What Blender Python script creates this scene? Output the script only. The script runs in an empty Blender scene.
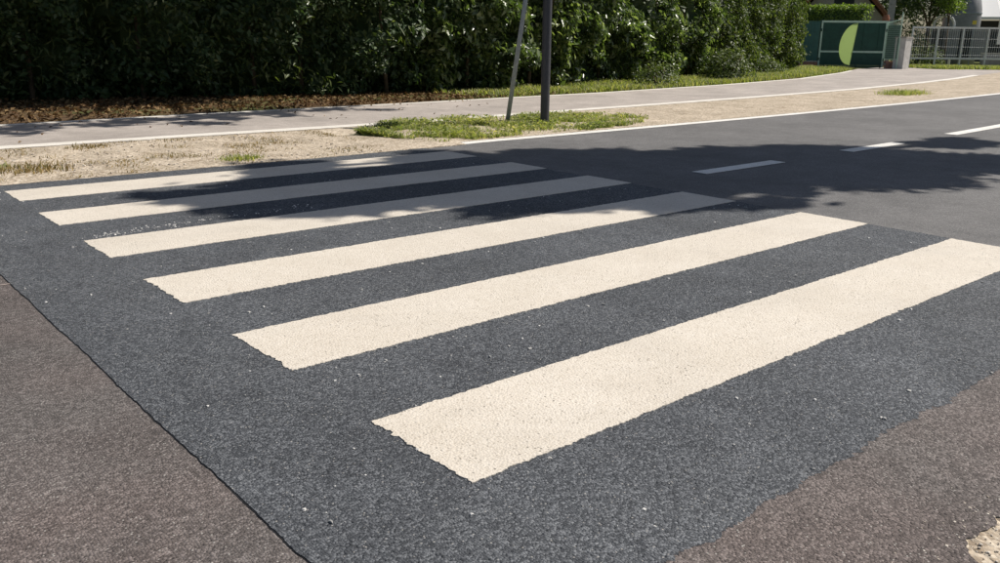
import bpy, bmesh, math, random
import numpy as np
from mathutils import Vector, Matrix, noise
random.seed(7); rng = np.random.default_rng(7)
S = bpy.context.scene; COL = S.collection

# ---------------------------------------------------------------- camera
YAW, PITCH, ROLL, FPX = 0.70808, 0.27516, 0.01183, 859.0
CAM = Vector((-1.2494, -1.5599, 1.1161))
fw = Vector((math.sin(YAW)*math.cos(PITCH), math.cos(YAW)*math.cos(PITCH), -math.sin(PITCH)))
rt = Vector((math.cos(YAW), -math.sin(YAW), 0)); up = rt.cross(fw)
r2 = rt*math.cos(ROLL)+up*math.sin(ROLL); u2 = -rt*math.sin(ROLL)+up*math.cos(ROLL)
cd = bpy.data.cameras.new('camera'); cam = bpy.data.objects.new('camera', cd); COL.objects.link(cam)
M = Matrix((r2, u2, -fw)).transposed().to_4x4(); M.translation = CAM; cam.matrix_world = M
cd.sensor_width = 36; cd.lens = 36*FPX/1000; cd.clip_start = 0.05; cd.clip_end = 3000
S.camera = cam

# ---------------------------------------------------------------- light
SUN_EL, SUN_OFF = math.radians(50), math.radians(20)       # the sun stands over the far end of the road
sd = Vector((math.cos(SUN_EL)*math.cos(SUN_OFF), -math.cos(SUN_EL)*math.sin(SUN_OFF), math.sin(SUN_EL)))
W = bpy.data.worlds.new('World'); S.world = W; W.use_nodes = True
nt = W.node_tree; bg = nt.nodes['Background']; sky = nt.nodes.new('ShaderNodeTexSky')
sky.sky_type = 'NISHITA'; sky.sun_disc = False; sky.sun_elevation = SUN_EL
sky.sun_rotation = math.atan2(sd.x, sd.y); sky.air_density = 1.0; sky.dust_density = 1.5
nt.links.new(sky.outputs[0], bg.inputs[0]); bg.inputs[1].default_value = 0.060
sl = bpy.data.lights.new('sun', 'SUN'); sl.energy = 4.7; sl.angle = math.radians(0.55); sl.color = (1, .945, .86)
so = bpy.data.objects.new('sun', sl); COL.objects.link(so); so.rotation_euler = sd.to_track_quat('Z', 'Y').to_euler()
so.location = (0, 0, 30)
S.view_settings.view_transform = 'Standard'; S.view_settings.look = 'None'
S.view_settings.exposure = 0.12; S.view_settings.gamma = 1

def gp(x, y, z=0.0):                        # pixel -> point on the plane at height z
    d = fw + r2*((x-500)/FPX) + u2*((281.5-y)/FPX)
    return CAM + d*((z-CAM.z)/d.z)
def pixdir(x, y): return fw + r2*((x-500)/FPX) + u2*((281.5-y)/FPX)
def at_dist(x, dist):                       # ground point under pixel column x at a horizontal distance
    d = pixdir(x, 45); h = Vector((d.x, d.y, 0)).normalized()
    return Vector((CAM.x, CAM.y, 0)) + h*dist

# ---------------------------------------------------------------- material helpers
class N:
    def __init__(s, name):
        s.m = bpy.data.materials.new(name); s.m.use_nodes = True; s.t = s.m.node_tree
        s.b = s.t.nodes['Principled BSDF']; s.out = s.t.nodes['Material Output']
        s.co = s.t.nodes.new('ShaderNodeTexCoord').outputs['Object']
    def new(s, typ, **kw):
        n = s.t.nodes.new(typ)
        for k, v in kw.items(): setattr(n, k, v)
        return n
    def link(s, a, b): s.t.links.new(a, b)
    def noise(s, scale, detail=4, rough=.55, co=None, dist=0):
        n = s.new('ShaderNodeTexNoise'); n.inputs['Scale'].default_value = scale
        n.inputs['Detail'].default_value = detail; n.inputs['Roughness'].default_value = rough
        n.inputs['Distortion'].default_value = dist
        s.link(co or s.co, n.inputs['Vector']); return n.outputs['Fac']
    def vor(s, scale, out='Distance', feature='F1', rnd=1.0, co=None):
        n = s.new('ShaderNodeTexVoronoi', feature=feature); n.inputs['Scale'].default_value = scale
        n.inputs['Randomness'].default_value = rnd
        s.link(co or s.co, n.inputs['Vector']); return n.outputs[out]
    def ramp(s, fac, stops, interp='LINEAR'):
        n = s.new('ShaderNodeValToRGB'); e = n.color_ramp; e.interpolation = interp
        while len(e.elements) < len(stops): e.elements.new(.5)
        for el, (p, c) in zip(e.elements, stops):
            el.position = p; el.color = (*c, 1) if len(c) == 3 else c
        s.link(fac, n.inputs[0]); return n.outputs[0]
    def mix(s, fac, a, b, mode='MIX'):
        n = s.new('ShaderNodeMix', data_type='RGBA', blend_type=mode)
        for sock, v in ((n.inputs[0], fac), (n.inputs[6], a), (n.inputs[7], b)):
            if isinstance(v, (int, float)): sock.default_value = v
            elif isinstance(v, tuple): sock.default_value = (*v, 1)
            else: s.link(v, sock)
        return n.outputs[2]
    def math(s, op, a, b=None, c=None):
        n = s.new('ShaderNodeMath', operation=op)
        for i, v in enumerate((a, b, c)):
            if v is None: continue
            if isinstance(v, (int, float)): n.inputs[i].default_value = v
            else: s.link(v, n.inputs[i])
        return n.outputs[0]
    def bump(s, h, strength=.5, dist=.005):
        n = s.new('ShaderNodeBump'); n.inputs['Strength'].default_value = strength
        n.inputs['Distance'].default_value = dist; s.link(h, n.inputs['Height'])
        s.link(n.outputs[0], s.b.inputs['Normal']); return n.outputs[0]
    def fin(s, color=None, rough=.8, spec=.3, metal=0):
        if color is not None:
            if isinstance(color, tuple): s.b.inputs['Base Color'].default_value = (*color, 1)
            else: s.link(color, s.b.inputs['Base Color'])
        s.b.inputs['Roughness'].default_value = rough; s.b.inputs['Specular IOR Level'].default_value = spec
        s.b.inputs['Metallic'].default_value = metal
        return s.m

def asphalt(name, lo, mid, hi, cell, bstr, bdist, patch=None, specks=.93, tint=None):
    n = N(name)
    vc = n.new('ShaderNodeTexVoronoi'); vc.inputs['Scale'].default_value = cell; n.link(n.co, vc.inputs['Vector'])
    sep = n.new('ShaderNodeSeparateColor'); n.link(vc.outputs['Color'], sep.inputs[0])
    rnd = sep.outputs[0]
    fine = n.noise(cell*1.7, 3, .8)
    v = n.math('ADD', n.math('MULTIPLY', rnd, .5), n.math('MULTIPLY', fine, .5))
    c = n.ramp(v, [(.12, lo), (.5, mid), (.85, hi)])
    big = n.noise(.9, 6, .6); med = n.noise(5, 5, .6)
    c = n.mix(1, c, n.ramp(big, [(.3, (.80, .80, .80)), (.7, (1.18, 1.18, 1.18))]), 'MULTIPLY')
    c = n.mix(1, c, n.ramp(med, [(.3, (.88, .88, .88)), (.7, (1.12, 1.12, 1.12))]), 'MULTIPLY')
    if tint:
        c = n.mix(n.ramp(n.noise(.55, 5, .6, dist=.6), [(.42, (0, 0, 0)), (.62, (1, 1, 1))]), c, tint(n, c))
    sp = n.math('MULTIPLY', n.ramp(sep.outputs[1], [(specks, (0, 0, 0)), (specks+.02, (1, 1, 1))]),
                n.ramp(vc.outputs['Distance'], [(.25, (1, 1, 1)), (.45, (0, 0, 0))]))
    c = n.mix(sp, c, (.42, .40, .37))
    dome = n.math('SUBTRACT', 1.0, n.math('POWER', vc.outputs['Distance'], 1.6))
    h = n.math('MULTIPLY', dome, n.math('ADD', .35, n.math('MULTIPLY', sep.outputs[2], .65)))
    h = n.math('ADD', h, n.math('MULTIPLY', fine, .5))
    n.bump(h, bstr, bdist)
    return n.fin(c, .82, .35)

MAT = {}
MAT['patch'] = asphalt('new_asphalt', (.025, .028, .033), (.083, .089, .100), (.238, .25, .268), 150, .95, .008, specks=.955,
                       tint=lambda n, c: n.mix(1, c, (1.14, 1.13, 1.11), 'MULTIPLY'))
MAT['old'] = asphalt('old_asphalt', (.054, .048, .045), (.130, .115, .109), (.285, .258, .246), 150, .85, .007, specks=.95,
                     tint=lambda n, c: n.mix(1, c, (1.02, .94, .92), 'MULTIPLY'))
MAT['lane'] = asphalt('worn_asphalt', (.090, .087, .087), (.14, .136, .135), (.22, .214, .212), 130, .5, .005, specks=.97)
MAT['path'] = asphalt('path_asphalt', (.30, .262, .235), (.395, .35, .316), (.51, .46, .42), 140, .35, .004, specks=.98)
def joint_mat():
    n = N('bitumen_joint'); return n.fin(n.ramp(n.noise(60), [(.3, (.012, .012, .013)), (.7, (.03, .03, .032))]), .6, .4)
MAT['joint'] = joint_mat()

def paint(name, base, wear=.5, pit=.1):
    n = N(name)
    d = n.vor(120); sepn = n.new('ShaderNodeTexVoronoi'); sepn.inputs['Scale'].default_value = 85
    n.link(n.co, sepn.inputs['Vector']); sc = n.new('ShaderNodeSeparateColor'); n.link(sepn.outputs['Color'], sc.inputs[0])
    big = n.noise(2.2, 6, .65); mid = n.noise(28, 5, .7); fine = n.noise(190, 3, .75)
    c = n.mix(1, base, n.ramp(big, [(.25, (.90, .885, .86)), (.7, (1.03, 1.03, 1.03))]), 'MULTIPLY')
    c = n.mix(1, c, n.ramp(mid, [(.3, (.93, .92, .90)), (.65, (1.02, 1.02, 1.02))]), 'MULTIPLY')
    c = n.mix(1, c, n.ramp(fine, [(.3, (.84, .82, .79)), (.6, (1.04, 1.04, 1.04))]), 'MULTIPLY')
    cl = n.ramp(n.noise(9, 4, .6), [(.45, (.15, .15, .15)), (.7, (1, 1, 1))])
    pits = n.math('MULTIPLY', n.math('GREATER_THAN', sc.outputs[0], 1-pit),
                  n.ramp(sepn.outputs['Distance'], [(.18, (1, 1, 1)), (.42, (0, 0, 0))]))
    pits = n.math('MULTIPLY', pits, cl)
    wr = n.ramp(n.noise(55, 6, .75, dist=.4), [(.66, (0, 0, 0)), (.76, (1, 1, 1))])
    pits = n.math('MAXIMUM', pits, n.math('MULTIPLY', wr, wear))
    gr = n.math('MULTIPLY', n.math('GREATER_THAN', sc.outputs[1], .62), n.ramp(sepn.outputs['Distance'], [(.15, (1, 1, 1)), (.40, (0, 0, 0))]))
    c = n.mix(n.math('MULTIPLY', gr, .75), c, (.42, .36, .29))
    c = n.mix(n.math('MULTIPLY', n.ramp(n.noise(1.1, 5, .6, dist=1.2), [(.48, (0, 0, 0)), (.75, (1, 1, 1))]), .22), c, (.40, .37, .33))
    c = n.mix(n.math('MULTIPLY', pits, .85), c, (.13, .12, .105))
    h = n.math('SUBTRACT', n.math('ADD', n.math('MULTIPLY', n.math('SUBTRACT', 1.0, d), .8), n.math('MULTIPLY', fine, .6)), pits)
    n.bump(h, .5, .005)
    return n.fin(c, .72, .3)
MAT['zebra'] = paint('zebra_paint', (.72, .665, .59), .75, .22)
MAT['linepaint'] = paint('line_paint', (.88, .87, .85), .5)
MAT['pathpaint'] = paint('path_line_paint', (.82, .79, .74), .95)

def gravel():
    n = N('sandy_gravel')
    v = n.new('ShaderNodeTexVoronoi'); v.inputs['Scale'].default_value = 55; n.link(n.co, v.inputs['Vector'])
    sc = n.new('ShaderNodeSeparateColor'); n.link(v.outputs['Color'], sc.inputs[0])
    c = n.ramp(sc.outputs[0], [(.05, (.34, .278, .212)), (.5, (.57, .487, .388)), (.95, (.72, .64, .53))])
    c = n.mix(1, c, n.ramp(n.noise(1.6, 6, .65), [(.3, (.72, .70, .66)), (.65, (1.08, 1.06, 1.04))]), 'MULTIPLY')
    st = n.ramp(n.noise(4.5, 6, .7, dist=.8), [(.55, (0, 0, 0)), (.72, (1, 1, 1))])
    c = n.mix(n.math('MULTIPLY', st, .7), c, (.21, .15, .085))
    h = n.math('ADD', n.math('MULTIPLY', n.math('SUBTRACT', 1., v.outputs['Distance']), sc.outputs[1]), n.noise(18, 5, .7))
    n.bump(h, .8, .015); return n.fin(c, .95, .15)
MAT['gravel'] = gravel()
def soil():
    n = N('litter_soil')
    c = n.ramp(n.noise(14, 8, .75), [(.3, (.055, .035, .022)), (.5, (.13, .085, .05)), (.72, (.25, .18, .11))])
    c = n.mix(n.ramp(n.noise(.35, 3), [(.5, (0, 0, 0)), (.6, (1, 1, 1))]), c, (.12, .13, .05))
    n.bump(n.noise(25, 6, .75), .9, .03); return n.fin(c, .95, .1)
MAT['soil'] = soil()
def field():
    n = N('meadow_ground')
    c = n.ramp(n.noise(3, 8, .75), [(.3, (.06, .075, .022)), (.5, (.12, .14, .045)), (.72, (.24, .21, .10))])
    n.bump(n.noise(25, 6, .75), .9, .03); return n.fin(c, .95, .1)
MAT['field'] = field()

def leafmat(name, stops, rough=.42, spec=.5, trans=.3, tcol=None):
    n = N(name)
    g = n.new('ShaderNodeNewGeometry').outputs['Random Per Island']
    c = n.ramp(g, stops)
    c = n.mix(1, c, n.ramp(n.noise(.9, 3), [(.3, (.75, .8, .75)), (.7, (1.2, 1.15, 1.1))]), 'MULTIPLY')
    n.fin(c, rough, spec)
    t = n.new('ShaderNodeBsdfTranslucent')
    n.link(n.mix(1, c, tcol or (1.5, 1.7, .6), 'MULTIPLY'), t.inputs[0])
    mx = n.new('ShaderNodeMixShader'); mx.inputs[0].default_value = trans
    n.link(n.b.outputs[0], mx.inputs[1]); n.link(t.outputs[0], mx.inputs[2]); n.link(mx.outputs[0], n.out.inputs[0])
    return n.m
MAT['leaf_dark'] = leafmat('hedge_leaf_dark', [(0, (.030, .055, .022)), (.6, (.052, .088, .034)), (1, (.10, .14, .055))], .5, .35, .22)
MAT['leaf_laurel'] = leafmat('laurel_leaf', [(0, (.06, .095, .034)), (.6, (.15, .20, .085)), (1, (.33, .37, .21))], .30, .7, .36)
MAT['leaf_olive'] = leafmat('olive_hedge_leaf', [(0, (.06, .085, .03)), (.6, (.11, .145, .055)), (1, (.20, .225, .10))], .5, .35, .3)
MAT['leaf_bright'] = leafmat('bright_shrub_leaf', [(0, (.11, .165, .035)), (.6, (.18, .25, .06)), (1, (.28, .34, .10))], .5, .3, .4)
MAT['leaf_yellow'] = leafmat('yellow_leaf', [(0, (.20, .19, .03)), (.6, (.32, .28, .05)), (1, (.42, .36, .09))], .5, .3, .35)
MAT['leaf_tree'] = leafmat('tree_leaf', [(0, (.03, .055, .02)), (1, (.075, .11, .035))], .5, .3, .25)
MAT['grass'] = leafmat('grass_blade', [(0, (.14, .175, .05)), (.45, (.26, .295, .105)), (.8, (.40, .39, .19)), (1, (.58, .50, .31))], .6, .25, .38)
MAT['drygrass'] = leafmat('dry_grass_blade', [(0, (.12, .12, .035)), (.5, (.28, .21, .09)), (1, (.42, .32, .17))], .7, .2, .25, (1.2, 1.1, .7))
MAT['litter'] = leafmat('dry_leaf', [(0, (.07, .038, .02)), (.5, (.15, .085, .042)), (1, (.30, .21, .11))], .8, .15, .12, (1.2, 1, .7))

def plain(name, col, rough=.6, spec=.4, metal=0, var=.15, scale=20, bump=.0):
    n = N(name); k = 1-var; q = 1+var
    c = n.mix(1, col, n.ramp(n.noise(scale, 6, .65), [(.3, (k, k, k)), (.7, (q, q, q))]), 'MULTIPLY')
    if bump: n.bump(n.noise(scale*4, 5, .7), bump, .01)
    return n.fin(c, rough, spec, metal)
MAT['bark'] = plain('bark', (.10, .075, .05), .9, .2, var=.5, scale=14, bump=.8)
MAT['galv'] = plain('galvanised_steel', (.29, .32, .355), .55, .4, .1, .18, 30)
MAT['darkpole'] = plain('dark_grey_paint', (.055, .056, .068), .45, .4, 0, .12, 25)
MAT['cap'] = plain('cast_iron_collar', (.05, .05, .055), .6, .4, 0, .2, 25)
MAT['signback'] = plain('sign_aluminium', (.42, .43, .44), .5, .4, .3, .1, 12)
MAT['gate'] = plain('dark_green_paint', (.016, .070, .052), .55, .35, 0, .2, 4)
MAT['gateblue'] = plain('blue_green_paint', (.04, .125, .11), .55, .35, 0, .15, 4)
MAT['gateframe'] = plain('pale_green_frame', (.52, .70, .58), .5, .4, 0, .12, 10)
MAT['concrete'] = plain('concrete', (.40, .38, .35), .9, .2, 0, .2, 8, .3)
MAT['palecon'] = plain('pale_concrete', (.60, .58, .55), .9, .2, 0, .2, 5, .3)
MAT['brick'] = plain('brick_red', (.36, .20, .15), .9, .2, 0, .25, 9, .4)
MAT['fencemetal'] = plain('pale_galvanised_rail', (.72, .73, .72), .6, .4, .1, .15, 15)
MAT['wire'] = plain('fence_wire', (.66, .68, .68), .6, .4, .2, .1, 15)
MAT['render_white'] = plain('white_render', (.82, .81, .78), .9, .2, 0, .06, 2)
MAT['wall_beige'] = plain('beige_render', (.42, .38, .34), .9, .2, 0, .1, 2)
MAT['timber'] = plain('red_brown_timber', (.20, .075, .035), .7, .3, 0, .3, 6)
MAT['roof'] = plain('clay_roof_tile', (.34, .17, .10), .85, .2, 0, .25, 7)
MAT['greymetal'] = plain('grey_sheet_metal', (.26, .26, .27), .6, .4, .2, .15, 5)
MAT['darkopen'] = plain('dark_shutter', (.035, .038, .04), .7, .3, 0, .2, 5)
MAT['white'] = plain('white_painted_metal', (.80, .80, .78), .5, .4, 0, .06, 8)
MAT['yellow'] = plain('yellow_plate', (.75, .58, .08), .5, .4, 0, .05, 8)
MAT['terracotta'] = plain('terracotta', (.30, .13, .08), .8, .2, 0, .2, 12)
MAT['stone'] = None
def stone():
    n = N('loose_stone'); g = n.new('ShaderNodeNewGeometry').outputs['Random Per Island']
    return n.fin(n.ramp(g, [(0, (.36, .31, .25)), (.5, (.50, .44, .37)), (1, (.70, .64, .56))]), .9, .2)
MAT['stone'] = stone()
def chip():
    n = N('pale_chip'); g = n.new('ShaderNodeNewGeometry').outputs['Random Per Island']
    return n.fin(n.ramp(g, [(0, (.22, .22, .22)), (.5, (.45, .44, .42)), (1, (.82, .80, .77))]), .8, .3)
MAT['chip'] = chip(); MAT['grit'] = plain('white_grit', (.70, .68, .65), .8)
def acrylic():
    n = N('pale_green_acrylic'); n.fin((.56, .68, .36), .5, .4)
    t = n.new('ShaderNodeBsdfTranslucent'); t.inputs[0].default_value = (.78, .90, .52, 1)
    mx = n.new('ShaderNodeMixShader'); mx.inputs[0].default_value = .7
    n.link(n.b.outputs[0], mx.inputs[1]); n.link(t.outputs[0], mx.inputs[2]); n.link(mx.outputs[0], n.out.inputs[0]); return n.m
MAT['acrylic'] = acrylic()
def fabric():
    n = N('white_fabric'); n.fin((.85, .85, .83), .8, .2)
    t = n.new('ShaderNodeBsdfTranslucent'); t.inputs[0].default_value = (.88, .88, .86, 1)
    mx = n.new('ShaderNodeMixShader'); mx.inputs[0].default_value = .1
    n.link(n.b.outputs[0], mx.inputs[1]); n.link(t.outputs[0], mx.inputs[2]); n.link(mx.outputs[0], n.out.inputs[0]); return n.m
MAT['fabric'] = fabric()

# ---------------------------------------------------------------- object helpers
def tag(o, label=None, cat=None, group=None, kind=None):
    if label: o['label'] = label
    if cat: o['category'] = cat
    if group: o['group'] = group
    if kind: o['kind'] = kind
    return o
def thing(name, loc, label, cat, group=None, rz=0):
    o = bpy.data.objects.new(name, None); COL.objects.link(o); o.location = loc; o.rotation_euler.z = rz
    o.empty_display_size = .2
    return tag(o, label, cat, group)
def link(name, me, mat, parent=None, smooth=False):
    if mat: me.materials.append(MAT[mat] if isinstance(mat, str) else mat)
    o = bpy.data.objects.new(name, me); COL.objects.link(o)
    if smooth: me.shade_smooth()
    if parent is not None:
        o.parent = parent
    return o
def wloc(o):
    v = Vector((0, 0, 0))
    while o is not None: v += o.location; o = o.parent
    return v
def pymesh(name, V, F, mat, parent=None, smooth=False):
    """world-space verts; stored relative to an (unrotated) parent"""
    off = wloc(parent) if parent is not None else Vector((0, 0, 0))
    me = bpy.data.meshes.new(name)
    me.from_pydata([tuple(Vector(v)-off) for v in V], [], F); me.update()
    return link(name, me, mat, parent, smooth)
def npmesh(name, V, F, mat, parent=None, smooth=False):
    """numpy verts (n,3), faces (m,k)"""
    off = np.array(wloc(parent)) if parent is not None else np.zeros(3)
    me = bpy.data.meshes.new(name); V = np.asarray(V, np.float32)-off.astype(np.float32); F = np.asarray(F, np.int32)
    me.vertices.add(len(V)); me.vertices.foreach_set('co', V.ravel())
    k = F.shape[1]; me.loops.add(F.size); me.loops.foreach_set('vertex_index', F.ravel())
    me.polygons.add(len(F)); me.polygons.foreach_set('loop_start', np.arange(0, F.size, k, dtype=np.int32))
    me.update(calc_edges=True); me.validate()
    return link(name, me, mat, parent, smooth)
class MB:
    def __init__(s): s.V = []; s.F = []
    def box(s, c, size, ax=None):
        """box centred at c, ax = (x axis, y axis, z axis)"""
        ax = ax or (Vector((1, 0, 0)), Vector((0, 1, 0)), Vector((0, 0, 1))); c = Vector(c); b = len(s.V)
        for k in (-1, 1):
            for j in (-1, 1):
                for i in (-1, 1):
                    s.V.append(c+ax[0]*(i*size[0]/2)+ax[1]*(j*size[1]/2)+ax[2]*(k*size[2]/2))
        s.F += [tuple(b+i for i in f) for f in ((0, 2, 3, 1), (4, 5, 7, 6), (0, 1, 5, 4), (2, 6, 7, 3), (0, 4, 6, 2), (1, 3, 7, 5))]
        return s
    def tube(s, pts, rad, n=12, cap=True):
        pts = [Vector(p) for p in pts]; rad = rad if isinstance(rad, (list, tuple)) else [rad]*len(pts); b = len(s.V)
        for i, p in enumerate(pts):
            d = (pts[min(i+1, len(pts)-1)]-pts[max(i-1, 0)]).normalized()
            a = d.cross(Vector((0, 0, 1)) if abs(d.z) < .9 else Vector((1, 0, 0))).normalized(); c = d.cross(a)
            for k in range(n):
                t = 2*math.pi*k/n; s.V.append(p+(a*math.cos(t)+c*math.sin(t))*rad[i])
        for i in range(len(pts)-1):
            for k in range(n):
                q = b+i*n+k; w = b+i*n+(k+1) % n; s.F.append((q, w, w+n, q+n))
        if cap: s.F.append(tuple(b+k for k in range(n))[::-1]); s.F.append(tuple(b+(len(pts)-1)*n+k for k in range(n)))
        return s
    def prism(s, poly, ext):
        b = len(s.V); n = len(poly); ext = Vector(ext)
        s.V += [Vector(p) for p in poly]+[Vector(p)+ext for p in poly]
        s.F.append(tuple(range(b, b+n))[::-1]); s.F.append(tuple(range(b+n, b+2*n)))
        for i in range(n): j = (i+1) % n; s.F.append((b+i, b+j, b+n+j, b+n+i))
        return s
    def build(s, name, mat, parent=None, smooth=False): return pymesh(name, s.V, s.F, mat, parent, smooth)
def nz(x, y=0, z=0): return noise.noise(Vector((x, y, z)))
def interp(tab): 
    xs, ys = zip(*tab); return lambda x: float(np.interp(x, xs, ys))
def ribbon(name, xs, lo, hi, z, mat, ny=1, parent=None, lump=0.0, thick=0.0):
    """sheet between the curves lo(x) and hi(x)"""
    V = []; F = []; m = ny+1
    for x in xs:
        a, b = lo(x), hi(x)
        for j in range(m):
            y = a+(b-a)*j/ny
            e = min(1, 3*min(j, ny-j)/ny) if ny > 1 else 0
            V.append((x, y, z+lump*e*(nz(x*1.7, y*1.7, 3)+.5*nz(x*6, y*6, 5))))
    n = len(xs)
    for i in range(n-1):
        for j in range(ny):
            q = i*m+j; F.append((q, q+m, q+m+1, q+1))
    if thick:
        b = len(V); per = [i*m for i in range(n)]+[(n-1)*m+j for j in range(1, m)]+[i*m+ny for i in range(n-2, -1, -1)]+[j for j in range(ny-1, 0, -1)]
        for q in per: V.append((V[q][0], V[q][1], V[q][2]-thick))
        k = len(per)
        for i in range(k): j = (i+1) % k; F.append((per[j], per[i], b+i, b+j))
    return pymesh(name, V, F, mat, parent)
def frange(a, b, d):
    n = max(1, int(round(abs(b-a)/d))); return [a+(b-a)*i/n for i in range(n+1)]

# ---------------------------------------------------------------- ground, road, path
bend = lambda x: .0022*max(0, x-4)**2
far_edge = lambda x: 5.80+.10*min(1, max(0, (x-3)/2))+bend(x)
def near_edge(x): return -1.0+.06*math.exp(-((x-.95)/.4)**2)+.0022*max(0, x-4)**2+(.05*nz(x*3, 1.3)+.035*nz(x*11, 4.4)+.03*nz(x*31, 4.6)+.007*nz(x*90, 2.6) if abs(x) < 6 else 0)
xs_road = frange(-90, -6, 2)+frange(-5.9, -.6, .05)+frange(-.55, 2.5, .01)+frange(2.55, 8, .05)+frange(8.4, 60, .6)+frange(62, 160, 4)
g = pymesh('ground', [(-900, -900, -.10), (900, -900, -.10), (900, 900, -.10), (-900, 900, -.10)], [(0, 1, 2, 3)], 'field'); tag(g, kind='structure')
road = ribbon('road', xs_road, near_edge, lambda x: far_edge(x)+.20, 0, 'lane', 1, None, 0, .09); tag(road, kind='structure')
# older brown-grey surface round the patch
PL, PR, PN = -.485, 4.03, -.545
def old_hi(x): return far_edge(x)-.02
xs1 = frange(-12, -.6, .1)+[PL+.0]
old1 = ribbon('old_asphalt', xs1, lambda x: near_edge(x)+.006, old_hi, .004, 'old'); tag(old1, kind='structure')
oldjag = lambda x: PN+.02+.3*max(0, (x-3.4))**1.2*.6
xs2 = frange(PL+.002, 4.6, .01)
old2 = ribbon('old_asphalt', xs2, lambda x: near_edge(x)+.006, lambda x: PN+.05 if x < 4 else PN+.05-.45*min(1, (x-4)/.6), .0068, 'old'); tag(old2, kind='structure')

# the black patch: ragged outline, a centimetre proud
def patch_outline():
    P = []
    for x in frange(PL, PR, .006): P.append((x, PN+.030*nz(x*2.2, 9)+.022*nz(x*9, 2)+.016*nz(x*40, 3)+.012*nz(x*110, 5)))
    for y in frange(PN+.02, 5.78, .02)[1:]: P.append((PR+.02*nz(y*2, 7)+.012*nz(y*14, 5)+.006*nz(y*45, 1), y))
    for x in frange(PR, PL, .05)[1:]: P.append((x, far_edge(x)-.02+.015*nz(x*7, 8)))
    for y in frange(5.76, PN, .012)[1:-1]: P.append((PL-.008+.007*nz(y*2, 11.3)+.0035*nz(y*22, 6.4)+.003*nz(y*70, 6.3), y))
    return P
P = patch_outline()
patch = MB().prism([(x, y, .001) for x, y in P], (0, 0, .0065)).build('asphalt_patch', 'patch'); tag(patch, kind='structure')
# open joint along the left edge and the near edge
def joint(pts, w, name, parent):
    V = []; F = []
    for i, (x, y) in enumerate(pts):
        a = Vector(pts[max(i-1, 0)]); b = Vector(pts[min(i+1, len(pts)-1)]); d = (b-a).normalized(); nrm = Vector((d.y, -d.x))
        ww = w*(.45+.9*abs(nz(x*6+y*5, 3.3)))
        V += [(x+nrm.x*ww, y+nrm.y*ww, .0055), (x-nrm.x*.002, y-nrm.y*.002, .0055)]
    for i in range(len(pts)-1): F.append((2*i, 2*i+2, 2*i+3, 2*i+1))
    return pymesh(name, V, F, 'joint', parent)
left = [p for p in P if abs(p[0]-PL) < .03 and PN < p[1] < 5.7]
joint([(p[0], p[1]) for p in left], .0045, 'joint_line', old1)
# sealed cross crack on the old surface at the far left
a, b = gp(-40, 292), gp(20, 283.5)
crack = [Vector((a.x+(b.x-a.x)*t, a.y+(b.y-a.y)*t+.01*nz(t*5, 2), .0065)) for t in frange(0, 1, .04)]
V = []; F = []
for i, p in enumerate(crack): w = .006+.004*nz(i*.7, 3); V += [(p.x, p.y-w, p.z), (p.x, p.y+w, p.z)]
for i in range(len(crack)-1): F.append((2*i, 2*i+2, 2*i+3, 2*i+1))
pymesh('sealed_crack', V, F, plain('pale_sealant', (.36, .30, .27), .8), old1)

# zebra crossing
zebra = thing('zebra_crossing', (2.01, 2.75, .0075), 'zebra crossing of six cream white stripes painted on the dark asphalt patch', 'crosswalk')
for k in range(6):
    kk = k
    x0, x1, y0, y1 = .0047*k, 4.023+.0047*k, k*1.0, k*1.0+.4803
    if k == 0: x1 -= .01
    out = []; amp = 1.0 if k < 3 else .8
    def jag(t, s):
        s += .37; k = kk+.61
        return amp*.8*(.004*nz(t*9, s, k)+.007*nz(t*34, s, k+9)+.0085*nz(t*95, s, k+20))
    for x in frange(x0, x1, .008)[:-1]: out.append((x, y0+jag(x, 1)))
    for y in frange(y0, y1, .008)[:-1]: out.append((x1+jag(y, 2), y))
    for x in frange(x1, x0, .008)[:-1]: out.append((x, y1+jag(x, 3)))
    for y in frange(y1, y0, .008)[:-1]: out.append((x0+1.5*jag(y, 4), y))
    MB().prism([(x, y, .007) for x, y in out], (0, 0, .0035)).build('stripe', 'zebra', zebra)

# lane dashes and edge line are parts of the road
cl = lambda x: 3.03+.0030*max(0, x-5)**2*1.5
for a, b in ((4.97, 6.22), (7.56, 8.82), (10.37, 12.75), (15.1, 17.4)):
    ribbon('lane_dash', frange(a, b, .05), lambda x: cl(x)-.08+.004*nz(x*20, 1), lambda x: cl(x)+.08+.004*nz(x*20, 5), .0065, 'linepaint', 1, road, 0, .003)
ribbon('edge_line', frange(4.55, 60, .1), lambda x: far_edge(x)+.005*nz(x*9, 2), lambda x: far_edge(x)+.165+.012*nz(x*6, 5), .0065, 'linepaint', 1, road, 0, .003)

path_in = interp([(-40, 8.0), (-10, 8.02), (.5, 8.12), (2.6, 8.15), (4.4, 8.14), (6, 8.17), (9.4, 8.42), (14, 8.75), (19.7, 9.3), (25, 10.1), (29.7, 11.0), (36, 12.5), (46, 14.6)])
path_out = interp([(-40, 10.6), (-10, 10.62), (1, 10.78), (3.7, 11.05), (7.35, 11.25), (12.9, 11.7), (18.5, 12.5), (24.2, 13.7), (31, 16.0), (37, 18.4), (40, 19.0), (42, 17.5), (46, 16.0)])
xs_p = frange(-60, -6, 2)+frange(-5.5, 20, .25)+frange(20.5, 46, .5)
bike = ribbon('bicycle_path', xs_p, path_in, path_out, .012, 'path', 1, None, 0, .09); tag(bike, kind='structure')
xl = frange(-5, 34, .05)
ribbon('path_line', xl, lambda x: path_in(x)+.025*nz(x*3, 3.3)+.02*nz(x*9, 3.6), lambda x: path_in(x)+.25+.012*nz(x*7, 8), .0165, 'pathpaint', 1, bike, 0, .003)
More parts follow.
